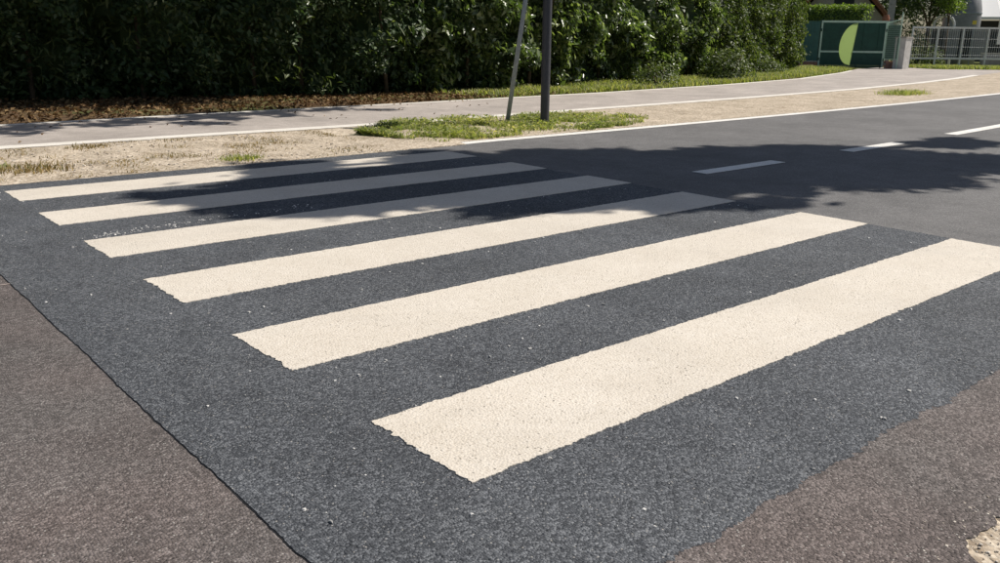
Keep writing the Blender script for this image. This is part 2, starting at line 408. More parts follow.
ribbon('path_line', xl, lambda x: path_out(x)-.17+.02*nz(x*5, 3), lambda x: path_out(x)-.01+.01*nz(x*7, 8), .0165, 'pathpaint', 1, bike, 0, .003)
def verge_lo(x):
    b = far_edge(x)+(.175 if x > 4.6 else -.01)
    return b+(.035*nz(x*2.3, 4)+.03*nz(x*9, 6) if x < 4.6 else .015*nz(x*3, 2))
verge = ribbon('gravel_verge', frange(-60, -6, 2)+frange(-5.9, 12, .07)+frange(12.5, 46, .5), verge_lo, lambda x: path_in(x)+.003*nz(x*4, 3)-.003, .009, 'gravel', 16, None, .022, .1); tag(verge, kind='structure')
hedge_base = interp([(-14, 16.6), (-3, 15.6), (2, 14.9), (5, 14.2), (8.7, 13.35), (12, 13.3), (15.5, 14.0), (20, 14.9), (24, 16.0), (28, 17.2), (33, 18.9), (37, 20.4)])
litter = ribbon('hedge_foot_soil', frange(-14, 37, .2), lambda x: path_out(x)+.0+.05*nz(x*1.8, 4)+.03*nz(x*7, 2), lambda x: hedge_base(x)+4, .0, 'soil', 22, None, .07, .12); tag(litter, kind='structure')
shoulder = ribbon('gravel_shoulder', frange(-12, 12, .02), lambda x: -4.0, lambda x: near_edge(x)+.05, .003, 'gravel', 30, None, .012, .1); tag(shoulder, kind='structure')

# ---------------------------------------------------------------- loose bits
def stones(name, pts, smin, smax, mat, label, cat, zoff=0, power=2.0):
    V = []; F = []
    for (x, y, z) in pts:
        s = smin+(smax-smin)*random.random()**power; b = len(V); sx, sy, sz = (s*random.uniform(.6, 1.2) for _ in range(3)); sz *= .7
        q = random.uniform(0, 6.3); c, d = math.cos(q), math.sin(q)
        for (i, j, k) in ((1, 0, 0), (0, 1, 0), (-1, 0, 0), (0, -1, 0), (.5, .5, .8), (-.55, .4, .75), (-.4, -.5, .8), (.5, -.45, .7), (0, 0, -.6)):
            i += random.uniform(-.2, .2); j += random.uniform(-.2, .2)
            V.append((x+(i*c-j*d)*sx/2, y+(i*d+j*c)*sy/2, z+zoff+k*sz/2+sz*.15))
        F += [tuple(b+i for i in f) for f in ((4, 5, 6, 7), (0, 1, 5, 4), (1, 2, 6, 5), (2, 3, 7, 6), (3, 0, 4, 7), (8, 1, 0), (8, 2, 1), (8, 3, 2), (8, 0, 3))]
    o = pymesh(name, V, F, mat); return tag(o, label, cat, kind='stuff')
pts = []
while len(pts) < 800:
    x, y = random.uniform(PL, PR), random.uniform(PN, 5.6)
    k = int(math.floor(y)); on = 0 <= k <= 5 and y-k < .49 and 0 <= x <= 4.05
    if on: continue
    if nz(x*.9, y*.9, 4)+random.uniform(-.3, .5) < 0: continue
    pts.append((x, y, .0072))
stones('loose_chips', pts, .004, .018, 'chip', 'tiny pale stone chips strewn over the dark asphalt patch', 'stone chips', power=3)
pts = []
for i in range(170):                                    # the smear of white grit between the stripes
    t = random.random(); x = .15+t*t*1.4+random.gauss(0, .06); y = 3.545+.13*t+random.gauss(0, .035)
    pts.append((x, y, .0072))
stones('white_grit', pts, .005, .018, 'grit', 'scattered white grit lying between two stripes of the crossing', 'grit', power=2)
pts = []
while len(pts) < 5200:
    x = random.uniform(-.3, 2.6); e = near_edge(x); y = e+random.gauss(-.10, .13)
    if y > e and random.random() < (y-e)/.25+.2: continue
    pts.append((x, y, .005 if y > e else .004))
stones('shoulder_gravel', pts, .003, .011, 'stone', 'pale gravel crumbling along the near edge of the road', 'gravel', power=2.2)
pts = []
while len(pts) < 1500:
    x = random.uniform(-1, 5); y = random.uniform(verge_lo(x)+.03, path_in(x)-.05)
    if 3.6 < x < 8.6: continue
    if nz(x*1.3, y*1.3, 8)+random.uniform(-.4, .6) < 0: continue
    pts.append((x, y, .010))
stones('verge_pebbles', pts, .010, .032, 'stone', 'small pebbles scattered over the sandy verge beside the bicycle path', 'pebbles', power=2.5)

def blades(P, h, w, lean=.6, up_=1.0):
    """P (n,3), h,w arrays -> verts, quads of bent blades"""
    n = len(P); a = rng.uniform(0, 2*np.pi, n); d = np.stack([np.cos(a), np.sin(a), np.zeros(n)], 1)
    s = np.stack([-np.sin(a), np.cos(a), np.zeros(n)], 1); ln = rng.uniform(.1, lean, n)[:, None]*h[:, None]
    z = np.array([0, 0, 1.])
    b0 = P-s*w[:, None]/2; b1 = P+s*w[:, None]/2
    m = P+d*ln*.35+z*h[:, None]*.6
    m0 = m-s*w[:, None]*.4; m1 = m+s*w[:, None]*.4
    t = P+d*ln*1.1+z*h[:, None]*.92*up_; t0 = t-s*w[:, None]*.08; t1 = t+s*w[:, None]*.08
    V = np.stack([b0, b1, m0, m1, t0, t1], 1).reshape(-1, 3); k = np.arange(n)[:, None]*6
    F = np.concatenate([k+np.array([[0, 1, 3, 2]]), k+np.array([[2, 3, 5, 4]])], 0)
    return V, F
def leaves(P, nrm, size, wr=.5, fold=.25, jit=.6, droop=0.0):
    """folded leaf of two triangles: P (n,3), nrm (n,3)"""
    n = len(P); nr = nrm+rng.normal(0, jit, (n, 3)); nr /= np.linalg.norm(nr, axis=1)[:, None]+1e-9
    t = rng.normal(0, 1, (n, 3)); t[:, 2] -= droop; t -= nr*np.sum(t*nr, 1)[:, None]; t /= np.linalg.norm(t, axis=1)[:, None]+1e-9
    s = np.cross(nr, t); L = size[:, None]
    b = P-t*L*.5; tip = P+t*L*.5-nr*L*.08; l = P+s*L*wr*.5+nr*L*fold*.3-t*L*.08; r = P-s*L*wr*.5+nr*L*fold*.3-t*L*.08
    V = np.stack([b, r, tip, l], 1).reshape(-1, 3); k = np.arange(n)[:, None]*4
    F = np.concatenate([k+np.array([[0, 1, 2]]), k+np.array([[0, 2, 3]])], 0)
    return V, F
def scatter_poly(n, x0, x1, lo, hi, dens=None):
    out = []
    while len(out) < n:
        x = random.uniform(x0, x1); a, b = lo(x), hi(x)
        if b <= a: continue
        y = random.uniform(a, b)
        if dens and random.random() > dens(x, y): continue
        out.append((x, y))
    return out
# verge grass (thing-like mass nobody could count)
def gl(x): return far_edge(x)+(.05 if x < 4.6 else .16)+.05*nz(x*3, 1)
glo = interp([(4.15, 7.25), (4.3, 6.7), (4.5, 6.25), (4.9, 6.15), (7.6, 6.25), (8.3, 6.5), (8.75, 6.8)])
ghi = interp([(4.15, 7.35), (4.5, 7.8), (4.9, 8.1), (5.3, 8.42), (6.2, 8.42), (6.8, 8.2), (7.8, 8.2), (8.4, 7.9), (8.75, 6.9)])
def gd(x, y): return max(.02, min(1, .50+nz(x*2.3, y*2.3, 2)*2.0))*min(1, .25+max(0, 8.6-x)*1.2)
pts = scatter_poly(15000, 4.15, 8.75, lambda x: glo(x)+.16*nz(x*3, 2)+.08*nz(x*11, 2), lambda x: ghi(x)+.08*nz(x*4, 9), gd)
P3 = np.array([(x, y, .008) for x, y in pts]); cl_n = np.array([.75+.7*nz(x*2.3, y*2.3, 6) for x, y in pts])
h = rng.uniform(.015, .085, len(P3))*cl_n; V, F = blades(P3, h, rng.uniform(.006, .017, len(P3)), 2.0)
k = rng.choice(len(P3), 4200); Vl, Fl = leaves(P3[k]+np.stack([rng.normal(0, .03, 4200), rng.normal(0, .03, 4200), rng.uniform(.01, .07, 4200)], 1), np.tile([0, 0, 1.], (4200, 1)), rng.uniform(.025, .06, 4200), .55, .2, .5)
o = npmesh('verge_grass', V, F, 'grass'); tag(o, 'patch of bright green grass on the verge round the two poles', 'grass', kind='stuff')
o = npmesh('verge_weeds', Vl, Fl, 'grass'); tag(o, 'low broad leaved weeds among the verge grass round the poles', 'weeds', kind='stuff')
def tuft(name, x, y, r, n, hmax, mat, label, ell=1.0):
    a = rng.uniform(0, 6.28, n); q = r*np.sqrt(rng.uniform(0, 1, n))*rng.uniform(.5, 1.1, n)
    P3 = np.stack([x+q*np.cos(a)*ell, y+q*np.sin(a), np.full(n, .006)], 1)
    V, F = blades(P3, rng.uniform(.3, 1, n)*hmax, rng.uniform(.006, .013, n), 1.3)
    V -= np.array([x, y, 0]); o = npmesh(name, V, F, mat); o.location = (x, y, 0); return tag(o, label, 'grass tuft', kind='stuff')
tuft('grass_tuft', .36, 6.46, .34, 420, .065, 'drygrass', 'ragged half dry grass tuft on the verge at the far corner of the crossing', 1.3)
tuft('grass_tuft', .05, 6.75, .28, 300, .055, 'grass', 'greener low grass tuft right behind the half dry tuft on the verge', 1.4)
tuft('grass_tuft', 2.12, 6.10, .17, 300, .06, 'grass', 'small green grass tuft at the asphalt edge behind the first stripe', 1.4)
tuft('grass_tuft', 1.25, 7.82, .18, 160, .05, 'drygrass', 'thin straw coloured tuft beside the white bicycle path line', 1.6)
tuft('grass_tuft', 18.8, 7.75, .5, 900, .14, 'grass', 'isolated dark green grass tuft on the sandy verge far down the road', 1.9)
# sparse dry sprigs on the verge
pts = scatter_poly(2600, -1, 3.9, lambda x: verge_lo(x)+.03, lambda x: path_in(x)-.05, lambda x, y: max(0, nz(x*2.2, y*2.2, 12)*2.2))
P3 = np.array([(x, y, .006) for x, y in pts]); V, F = blades(P3, rng.uniform(.01, .035, len(P3)), rng.uniform(.004, .01, len(P3)), 2.5)
o = npmesh('dry_sprigs', V, F, 'drygrass'); tag(o, 'sparse dry sprigs on the sandy verge beside the crossing', 'dry grass', kind='stuff')
# grass strip at the foot of the lit hedge
pts = scatter_poly(30000, 9.5, 36, lambda x: path_out(x)+.03+.12*nz(x*1.4, 2)+.05, lambda x: hedge_base(x)+.3, lambda x, y: min(1, (x-8.8)/4)*min(1, .7+nz(x*.9, y*.9, 2)))
P3 = np.array([(x, y, .0) for x, y in pts]); h = rng.uniform(.05, .17, len(P3))*np.array([.8+.7*nz(x*.8, y*.8, 3)+.25*min(1, max(0, (y-path_out(x))/1.5)) for x, y in pts])
V, F = blades(P3, h, rng.uniform(.012, .026, len(P3)), 1.2)
o = npmesh('hedge_foot_grass', V, F, 'grass'); tag(o, 'strip of bright grass along the foot of the sunlit hedge', 'grass', kind='stuff')
# dry leaves under the shaded hedge
pts = scatter_poly(9000, -5, 13, lambda x: path_out(x)+.03, lambda x: hedge_base(x)+.5, lambda x, y: 1 if x < 9 else max(.15, 1-(x-9)/4))
P3 = np.array([(x, y, random.uniform(.01, .05)) for x, y in pts])
V, F = leaves(P3, np.tile([0, 0, 1.], (len(P3), 1)), rng.uniform(.04, .10, len(P3)), .6, .5, .5)
o = npmesh('fallen_leaves', V, F, 'litter'); tag(o, 'brown fallen leaves lying under the shaded hedge', 'fallen leaves', kind='stuff')
pts = scatter_poly(70, -2, 9, lambda x: path_in(x)+.2, lambda x: path_out(x)-.05, lambda x, y: .15+.85*((y-path_in(x))/2.6)**2)
P3 = np.array([(x, y, .02) for x, y in pts]); V, F = leaves(P3, np.tile([0, 0, 1.], (len(P3), 1)), rng.uniform(.03, .07, len(P3)), .6, .5, .35)
o = npmesh('path_leaves', V, F, 'litter'); tag(o, 'few dry leaves blown onto the bicycle path', 'fallen leaves', kind='stuff')

# ---------------------------------------------------------------- hedge
def hedge(name, x0, x1, top, leafsets, label, front=0.0, depth=1.6, nstem=8, core='leaf_dark', lump=.35, core_in=.55):
    base = Vector(((x0+x1)/2, hedge_base((x0+x1)/2)+.6, 0))
    t = thing(name, base, label, 'hedge')
    dirs = lambda x: Vector((1, (hedge_base(x+.3)-hedge_base(x-.3))/.6, 0)).normalized()
    def face(x, z):                       # front surface, bulging and hollow
        d = dirs(x); nrm = Vector((d.y, -d.x, 0))
        o = lump*nz(x*.75, z*.9, 1+front)+lump*.55*nz(x*1.9, z*2.1, 7)+lump*.3*nz(x*4.5, z*4.5, 9)
        o += .30*math.sin(min(1, z/top)*math.pi)-.10 - (.12*max(0, .35-z)/.35)
        return o, nrm
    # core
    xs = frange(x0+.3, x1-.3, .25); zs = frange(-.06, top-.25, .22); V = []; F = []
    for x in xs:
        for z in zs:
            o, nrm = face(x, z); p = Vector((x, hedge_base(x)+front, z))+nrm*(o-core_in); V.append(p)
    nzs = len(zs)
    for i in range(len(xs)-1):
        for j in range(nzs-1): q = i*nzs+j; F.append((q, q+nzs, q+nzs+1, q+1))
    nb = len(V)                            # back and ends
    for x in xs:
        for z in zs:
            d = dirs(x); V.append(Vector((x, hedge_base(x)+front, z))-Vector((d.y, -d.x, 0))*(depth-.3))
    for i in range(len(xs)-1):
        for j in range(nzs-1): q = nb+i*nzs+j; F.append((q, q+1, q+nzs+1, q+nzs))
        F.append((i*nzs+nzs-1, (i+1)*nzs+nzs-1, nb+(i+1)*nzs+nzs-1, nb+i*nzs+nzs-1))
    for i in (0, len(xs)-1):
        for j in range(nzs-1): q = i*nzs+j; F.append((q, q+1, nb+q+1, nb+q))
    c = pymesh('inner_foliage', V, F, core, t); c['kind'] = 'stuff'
    for (mat, count, smin, smax, wr, zlo, zhi, dens, droop) in leafsets:
        P = []; Nn = []; tries = 0
        while len(P) < count and tries < count*12:
            tries += 1
            x = random.uniform(x0, x1); z = zlo+(zhi-zlo)*random.random()
            o, nrm = face(x, z)
            g_ = nz(x*1.3, z*1.3, 21)+.5*nz(x*3.7, z*3.7, 22)
            if dens and random.random() > dens(x, z, g_): continue
            dp = random.expovariate(1/.20)-.10
            if random.random() < .12 and g_ > .1: dp = -random.uniform(.05, .28)
            e = min((x-x0), (x1-x))
            if e < .8: dp += (.8-e)**2*1.0
            P.append(Vector((x, hedge_base(x)+front, z))+nrm*(o-dp)); Nn.append(nrm*.7+Vector((.38, 0, .6)))
        P = np.array(P); Nn = np.array(Nn)
        V, F = leaves(P, Nn, rng.uniform(smin, smax, len(P)), wr, .3, .55, droop)
        # the end faces and the top
        o = npmesh('foliage', V, F, mat, t); o['kind'] = 'stuff'
    # ends: leaves on the two end walls
    P = []; Nn = []
    for _ in range(1500):
        sgn = random.choice((-1, 1)); x = (x1 if sgn > 0 else x0)-sgn*(.35+.3*random.random())
        P.append(Vector((x, hedge_base(x)+front+random.uniform(-.2, depth-.2), random.uniform(.1, top)))); Nn.append(Vector((sgn, -.2, .4)))
    V, F = leaves(np.array(P), np.array(Nn), rng.uniform(.07, .13, len(P)), .5, .3, .6); o = npmesh('end_foliage', V, F, leafsets[0][0], t); o['kind'] = 'stuff'
    for i in range(nstem):
        x = x0+(x1-x0)*(i+.5+random.uniform(-.3, .3))/nstem; y = hedge_base(x)+front+.12+random.uniform(0, .3)
        p = [Vector((x, y, -.05))]; lean = Vector((random.uniform(-.2, .2), random.uniform(-.1, .2), 0))
        for j in range(1, 5): p.append(Vector((x, y, 0))+lean*(j*.25)+Vector((random.uniform(-.04, .04), random.uniform(-.04, .04), j*top*.2)))
        MB().tube(p, [.045, .04, .032, .025, .015], 7).build('stem', 'bark', t, True)
    return t
dn = lambda x, z, g: .45+1.1*g+.3
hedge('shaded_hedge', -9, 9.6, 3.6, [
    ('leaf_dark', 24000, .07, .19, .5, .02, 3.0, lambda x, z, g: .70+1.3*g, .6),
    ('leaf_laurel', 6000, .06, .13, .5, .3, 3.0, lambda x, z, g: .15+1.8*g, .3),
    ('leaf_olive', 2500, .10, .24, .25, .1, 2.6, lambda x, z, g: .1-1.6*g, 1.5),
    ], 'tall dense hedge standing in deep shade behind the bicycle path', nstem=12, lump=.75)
hedge('laurel_hedge', 9.2, 21.5, 3.3, [
    ('leaf_laurel', 17000, .12, .25, .46, .12, 3.2, lambda x, z, g: .55+1.8*g, .3),
    ('leaf_dark', 8000, .08, .15, .5, .0, 3.2, lambda x, z, g: .8, .3),
    ('leaf_bright', 1500, .07, .13, .5, .05, 1.1, lambda x, z, g: .2+1.2*g, .2),
    ], 'sunlit laurel hedge with large glossy leaves behind the two poles', nstem=10, lump=.62)
hedge('clipped_hedge', 21.0, 32.3, 3.7, [
    ('leaf_olive', 20000, .09, .16, .55, .12, 3.7, lambda x, z, g: .65+1.0*g, .2),
    ('leaf_dark', 7000, .08, .14, .5, .1, 3.7, lambda x, z, g: .8, .3),
    ], 'dense mid green hedge running up to the green metal gate', nstem=8, lump=.42)
def shrub(name, x, y, rx, ry, h, n, mat, smin, smax, label, cat='shrub', z0=0.0, group=None):
    t = thing(name, (x, y, 0), label, cat, group)
    u = rng.normal(0, 1, (n, 3)); u /= np.linalg.norm(u, axis=1)[:, None]; u[:, 2] = np.abs(u[:, 2])*.95-.05
    lumpf = np.array([1+.28*nz(a*2.5+x, b*2.5+y, c*2.5)+.16*nz(a*6, b*6+x, c*6) for a, b, c in u])[:, None]
    rad = (1-rng.exponential(.13, n))[:, None].clip(.2, 1.05)
    P = np.array([x, y, z0])+u*lumpf*rad*np.array([rx, ry, h-z0])
    P[:, 2] = P[:, 2].clip(.03, None)
    V, F = leaves(P, u+np.array([0, 0, .5]), rng.uniform(smin, smax, n), .5, .3, .55)
    o = npmesh('foliage', V, F, mat, t); o['kind'] = 'stuff'
    for i in range(4):
        a = random.uniform(0, 6.28); q = Vector((math.cos(a)*rx*.5, math.sin(a)*ry*.5, h*.7))
        MB().tube([Vector((x, y, -.05)), Vector((x, y, 0))+q*.5, Vector((x, y, 0))+q], [.03, .022, .01], 6).build('stem', 'bark', t, True)
    return t
q = gp(735, 82); shrub('shrub', q.x+.5, q.y+.6, 1.0, .6, 1.05, 2000, 'leaf_olive', .07, .13, 'loose green low shrub growing out of the foot of the hedge')
q = gp(775, 77); shrub('shrub', q.x+1.2, q.y+1.1, 1.0, .6, .6, 1200, 'leaf_olive', .06, .12, 'lower spreading green shrub beside the end of the clipped hedge')
q = gp(665, 88); shrub('shrub', q.x+.4, q.y+.55, .8, .5, .7, 900, 'leaf_olive', .05, .1, 'small weedy shrub at the foot of the laurel hedge')
# yellow sprig showing above between the poles
x = 12.9; t = thing('yellow_shrub', (x, hedge_base(x)-.1, 0), 'yellow leaved branch poking out of the hedge between the poles', 'shrub')
top = Vector((x, hedge_base(x)-.35, 2.35))
MB().tube([(x, hedge_base(x)+.1, -.05), (x+.05, hedge_base(x), 1.2), top], [.03, .02, .008], 6).build('stem', 'bark', t, True)
P = np.array(top)+rng.normal(0, 1, (140, 3))*np.array([.28, .15, .22])
V, F = leaves(P, np.tile([0, -.5, .7], (140, 1)), rng.uniform(.08, .15, 140), .5, .3, .6); npmesh('foliage', V, F, 'leaf_yellow', t)['kind'] = 'stuff'

# ---------------------------------------------------------------- tall trees that shade road and hedge
def tree(name, base, lobes, label, nleaf, lsize=(.14, .26), r0=.2, cat='tree', mat='leaf_tree', group=None, chain=False):
    t = thing(name, base, label, cat, group); b = Vector(base)
    ctr = sum((Vector(l[0]) for l in lobes), Vector())/len(lobes)
    fork = b.lerp(Vector((b.x*.75+ctr.x*.25, b.y*.75+ctr.y*.25, 0)), 1); fork.z = min(l[0][2]-l[1][2] for l in lobes)*.85
    MB().tube([b-Vector((0, 0, .1)), b+Vector((0, 0, .35)), b.lerp(fork, .5)+Vector((.04, .03, 0)), fork], [r0*1.35, r0, r0*.85, r0*.7], 12).build('trunk', 'bark', t, True)
    prev = fork
    for c, rd in lobes:
        fork = prev; c = Vector(c); prev = c if chain else prev
        m = fork.lerp(c, .5)+Vector((0, 0, .12*(c-fork).length))
        MB().tube([fork-Vector((0, 0, .1)), m, c], [r0*.5, r0*.36, r0*(.3 if chain else .1)], 8).build('limb', 'bark', t, True)
    vol = [l[1][0]*l[1][1]*l[1][2] for l in lobes]; tot = sum(vol); VV = []; FF = []; off = 0
    for (c, rd), v in zip(lobes, vol):
        # clumps of leaves through the volume
        nc = max(14, int(60*v/tot*len(lobes)/2.0)); n = int(nleaf*v/tot); cc = rng.normal(0, 1, (nc, 3)); cc /= np.linalg.norm(cc, axis=1)[:, None]
        cc *= (rng.uniform(.15, 1, nc)**.5)[:, None]*np.array(rd)*.95; k = rng.integers(0, nc, n)
        P = np.array(c)+cc[k]+rng.normal(0, .22, (n, 3))*min(rd)*.85
        V, F = leaves(P, np.tile([0, 0, 1.], (n, 1)), rng.uniform(*lsize, n), .55, .3, .6); VV.append(V); FF.append(F+off); off += len(V)
    o = npmesh('crown', np.concatenate(VV), np.concatenate(FF), mat, t); o['kind'] = 'stuff'
    return t
COT = 1/math.tan(SUN_EL)
def above(sx, sy, h): return (sx+h*COT*math.cos(SUN_OFF), sy-h*COT*math.sin(SUN_OFF), h)
tree('roadside_tree', (16.2, -1.6, 0), [(above(10.3, 1.0, 6.6), (1.1, .9, .8)), (above(7.6, 2.2, 6.8), (1.0, .7, .6)), (above(5.7, 2.9, 6.9), (1.0, .8, .7)), (above(8.3, 1.45, 6.8), (.9, .55, .5)), (above(6.2, 2.1, 6.9), (1.0, .75, .8)), (above(4.9, 2.75, 7.0), (.9, .85, .7)), (above(3.4, 3.9, 7.2), (1.1, 1.05, .8)), (above(4.15, 2.2, 7.0), (.85, .5, .5)), (above(3.2, 2.95, 7.1), (.9, .55, .6)), (above(1.9, 3.75, 7.2), (.8, .55, .6)), (above(1.9, 4.4, 7.2), (.9, .9, .6)), (above(.95, 4.55, 7.2), (.35, .3, .3))],
     'tall leaning tree on the near roadside whose crown shades the crossing', 34000, chain=True)
tree('roadside_tree', (19.5, -2.0, 0), [(above(13, .9, 7.6), (1.4, 1.2, .9)), (above(9.3, 2.75, 8.6), (.8, .45, .5)), (above(7.0, 3.1, 8.6), (1.1, .75, .7)), (above(6.3, 3.6, 8.7), (.9, .6, .6)), (above(5.2, 4.1, 8.7), (1.0, .75, .7)), (above(4.2, 5.0, 8.8), (.9, .7, .5)), (above(2.6, 5.2, 8.8), (.9, .55, .5))],
     'second tall roadside tree whose crown shades the lane dashes and far edge', 22000, chain=True)
tree('backing_tree', (8.6, 15.6, 0), [((7.2, 13.2, 5.6), (2.4, 2.0, 1.7)), (above(5.0, 10.8, 6.2), (1.6, .8, .7)), (above(3.3, 10.2, 6.2), (1.6, .85, .6)), (above(1.5, 10.3, 6.0), (1.4, .9, .6)), ((9.2, 12.6, 6.0), (1.5, 1.3, 1.2)), ((8.5, 15, 7.5), (3, 2.6, 2.2))],
     'tall leafy tree behind the shaded hedge, its crown over the bicycle path', 26000)
tree('backing_tree', (3.2, 16.6, 0), [((2.6, 14.0, 5.4), (2.6, 2.2, 1.7)), (above(-.3, 10.3, 5.8), (1.6, .9, .7)), (above(-2.5, 10.6, 5.8), (1.5, .9, .7)), ((3, 16, 7.5), (3, 2.8, 2.2)), ((-.6, 12.8, 5.6), (2.2, 1.6, 1.4))],
     'broad leafy tree behind the darkest stretch of the shaded hedge', 18000)

# ---------------------------------------------------------------- poles
b1 = gp(507, 124, .01); lean = rt*.137
t = thing('sign_pole', b1, 'thin galvanised sign pole leaning over on the grass verge', 'sign pole')
tp = lambda z: b1+lean*z+Vector((0, 0, z))
MB().tube([tp(-.15), tp(1.5), tp(3.0)], .03, 14).build('post', 'galv', t, True)
MB().tube([tp(3.0), tp(3.02)], [.033, .02], 14).build('end_cap', 'cap', t, True)
c = tp(2.62); ax = ((Vector((.15, 1, 0)).normalized()), Vector((1, -.15, 0)).normalized(), (lean+Vector((0, 0, 1))).normalized())
MB().prism([c+ax[1]*.035+ax[0]*(.3*math.cos(a*math.pi/18))+ax[2]*(.3*math.sin(a*math.pi/18)) for a in range(36)], ax[1]*.004).build('sign_plate', 'signback', t)
for z in (2.45, 2.8): MB().box(tp(z)+ax[1]*.018, (.11, .075, .03), ax).build('clamp', 'galv', t)
b2 = gp(544.5, 123.5, .01)
t = thing('dark_post', b2, 'upright thick dark grey post standing in the verge grass', 'post')
MB().tube([b2+Vector((0, 0, z)) for z in (-.15, .0, 1.6, 3.2)], .061, 20).build('column', 'darkpole', t, True)
MB().tube([b2+Vector((0, 0, z)) for z in (3.2, 3.24, 3.26)], [.064, .06, .02], 20).build('end_cap', 'cap', t, True)

# ---------------------------------------------------------------- gate, side panels, pillars
gl_, gr_ = gp(817, 67.5), gp(882, 68.5)
u = (gr_-gl_); GW = u.length; u.normalize(); nf = Vector((u.y, -u.x, 0)); Z = Vector((0, 0, 1))
if nf.dot(CAM-gl_) < 0: nf = -nf
gat = thing('garden_gate', gl_+u*(GW/2), 'dark green metal gate with a pale green half moon panel', 'gate')
def gpnt(s, z, d=0): return gl_+u*s+nf*d+Z*z
GH = 2.12; ax = (u, nf, Z)
def gbox(name, s0, s1, z0, z1, d, th, mat, par=gat): return MB().box(gpnt((s0+s1)/2, (z0+z1)/2, d), (s1-s0, th, z1-z0), ax).build(name, mat, par)
gbox('stile', 0, .07, .06, GH, 0, .06, 'gateframe'); gbox('stile', GW-.07, GW, .06, GH, 0, .06, 'gateframe')
gbox('top_rail', .072, GW-.072, GH-.09, GH, 0, .06, 'gateframe')
gbox('bottom_rail', .072, GW-.072, .06, .13, 0, .05, 'gate')
# the half moon: straight right edge, bulging left edge; the sheets are cut round it
sx = lambda px: (px-817)/65.0*GW
zt, zb = GH-.095, .135; st, sb = sx(853.2), sx(849.2)
def mR(z): f = (zt-z)/(zt-zb); return st+(sb-st)*f
def mL(z): f = min(1, max(0, (zt-z)/(zt-zb))); return mR(z)-.62*GW/2.9*math.sqrt(max(0, 1-((f-.5)/.5)**2))-.02
ZS = frange(zb, zt, .06)
poly = [gpnt(mR(z), z, .012) for z in ZS]+[gpnt(mL(z), z, .012) for z in ZS[::-1]]
MB().prism(poly, nf*.01).build('half_moon_panel', 'acrylic', gat)
for z0, z1 in ((.785, zt), (.135, .695)):
    zz = frange(z0, z1, .05)
    MB().prism([gpnt(.075, z0), gpnt(mL(z0)-.004, z0)]+[gpnt(mL(z)-.004, z) for z in zz[1:]]+[gpnt(.075, z1)], nf*.02).build('sheet', 'gate', gat)
    MB().prism([gpnt(GW-.075, z1), gpnt(mR(z1)+.004, z1)]+[gpnt(mR(z)+.004, z) for z in zz[::-1][1:]]+[gpnt(GW-.075, z0)], nf*.02).build('sheet', 'gate', gat)
gbox('middle_rail', .072, mL(.74)-.01, .70, .78, .004, .06, 'gateframe'); gbox('middle_rail', mR(.74)+.01, GW-.072, .70, .78, .004, .06, 'gateframe')
for q in (.25, .75):
    gbox('batten', mR(1.4)+(GW-mR(1.4))*q-.015, mR(1.4)+(GW-mR(1.4))*q+.015, .79, zt-.005, .03, .02, 'gate')
for s in (.02, GW-.02):
    for z in (.4, 1.7): MB().tube([gpnt(s, z-.06, .05), gpnt(s, z+.06, .05)], .025, 8).build('hinge', 'gate', gat)
# left wing
lw = thing('fence_panel', gpnt(-.55, 0), 'blue green solid panel on a low brick footing beside the gate', 'fence panel')
for i in range(5): gbox('board', -1.15+i*.22, -.94+i*.22, .30, GH-.03, 0, .03+.006*(i % 2), 'gateblue', lw)
gbox('footing', -1.2, -.04, -.05, .26, .0, .22, 'brick', lw); gbox('cap_stone', -1.22, -.03, .262, .298, .0, .26, 'concrete', lw)
gbox('post', -.048, -.006, -.05, GH+.02, -.02, .05, 'gate', lw)
# right pillar footing + mesh wing
pr = gpnt(GW+.10, 0)
bp = thing('brick_pillar', pr+u*.16, 'low brick footing beside the right edge of the green gate', 'pillar')
for j in range(4):
    for i in range(2):
        gbox('brick', GW+.06+i*.19+(.0 if j % 2 else .03), GW+.23+i*.19+(.0 if j % 2 else .03), .005+j*.085, .08+j*.085, .06, .26, 'brick', bp)
gbox('core', GW+.08, GW+.42, -.05, .33, .05, .2, 'concrete', bp)
wing = thing('mesh_wicket', gpnt(GW+.1, 0, -.2), 'narrow green wicket with wire mesh between gate and concrete pillar', 'wicket gate')
w0 = gpnt(GW+.06, .36, -.12); w1 = at_dist(899, (gr_-CAM).length-.4); wd = w1-w0; wd.z = 0; WL = wd.length; wd.normalize(); wn = Vector((wd.y, -wd.x, 0))
def wp(s, z): return Vector((w0.x, w0.y, 0))+wd*s+Z*z
for s in (0, WL): MB().tube([wp(s, .0 if s else .34), wp(s, 2.1 if s == 0 else 2.5)], .03, 8).build('stile', 'gateframe', wing)
for z in (.42, 2.05): MB().tube([wp(.03, z), wp(WL-.03, z+(.0 if z < 1 else .12))], .022, 8).build('rail', 'gateframe', wing)
MB().box(wp(WL/2, 1.2), (WL-.08, .012, 1.5), (wd, wn, Z)).build('backing', 'gate', wing)
mbm = MB()
for i in range(14): s = .05+(WL-.1)*i/13; mbm.tube([wp(s, .45)+wn*.02, wp(s, 2.05)+wn*.02], .005, 4)
for i in range(18): z = .47+1.55*i/17; mbm.tube([wp(.04, z)+wn*.028, wp(WL-.04, z)+wn*.028], .005, 4)
mbm.build('wire_mesh', 'gateframe', wing)['kind'] = 'stuff'
pot = thing('terracotta_urn', gpnt(GW+.03, 0, -.5), 'brown urn on a post peeping over the right end of the gate', 'urn')
prof = [(.05, 0), (.05, 2.02), (.12, 2.04), (.15, 2.14), (.17, 2.26), (.11, 2.36), (.13, 2.40)]
MB().tube([gpnt(GW+.03, z, -.5) for r, z in prof[:2]], .04, 8).build('post', 'bark', pot)
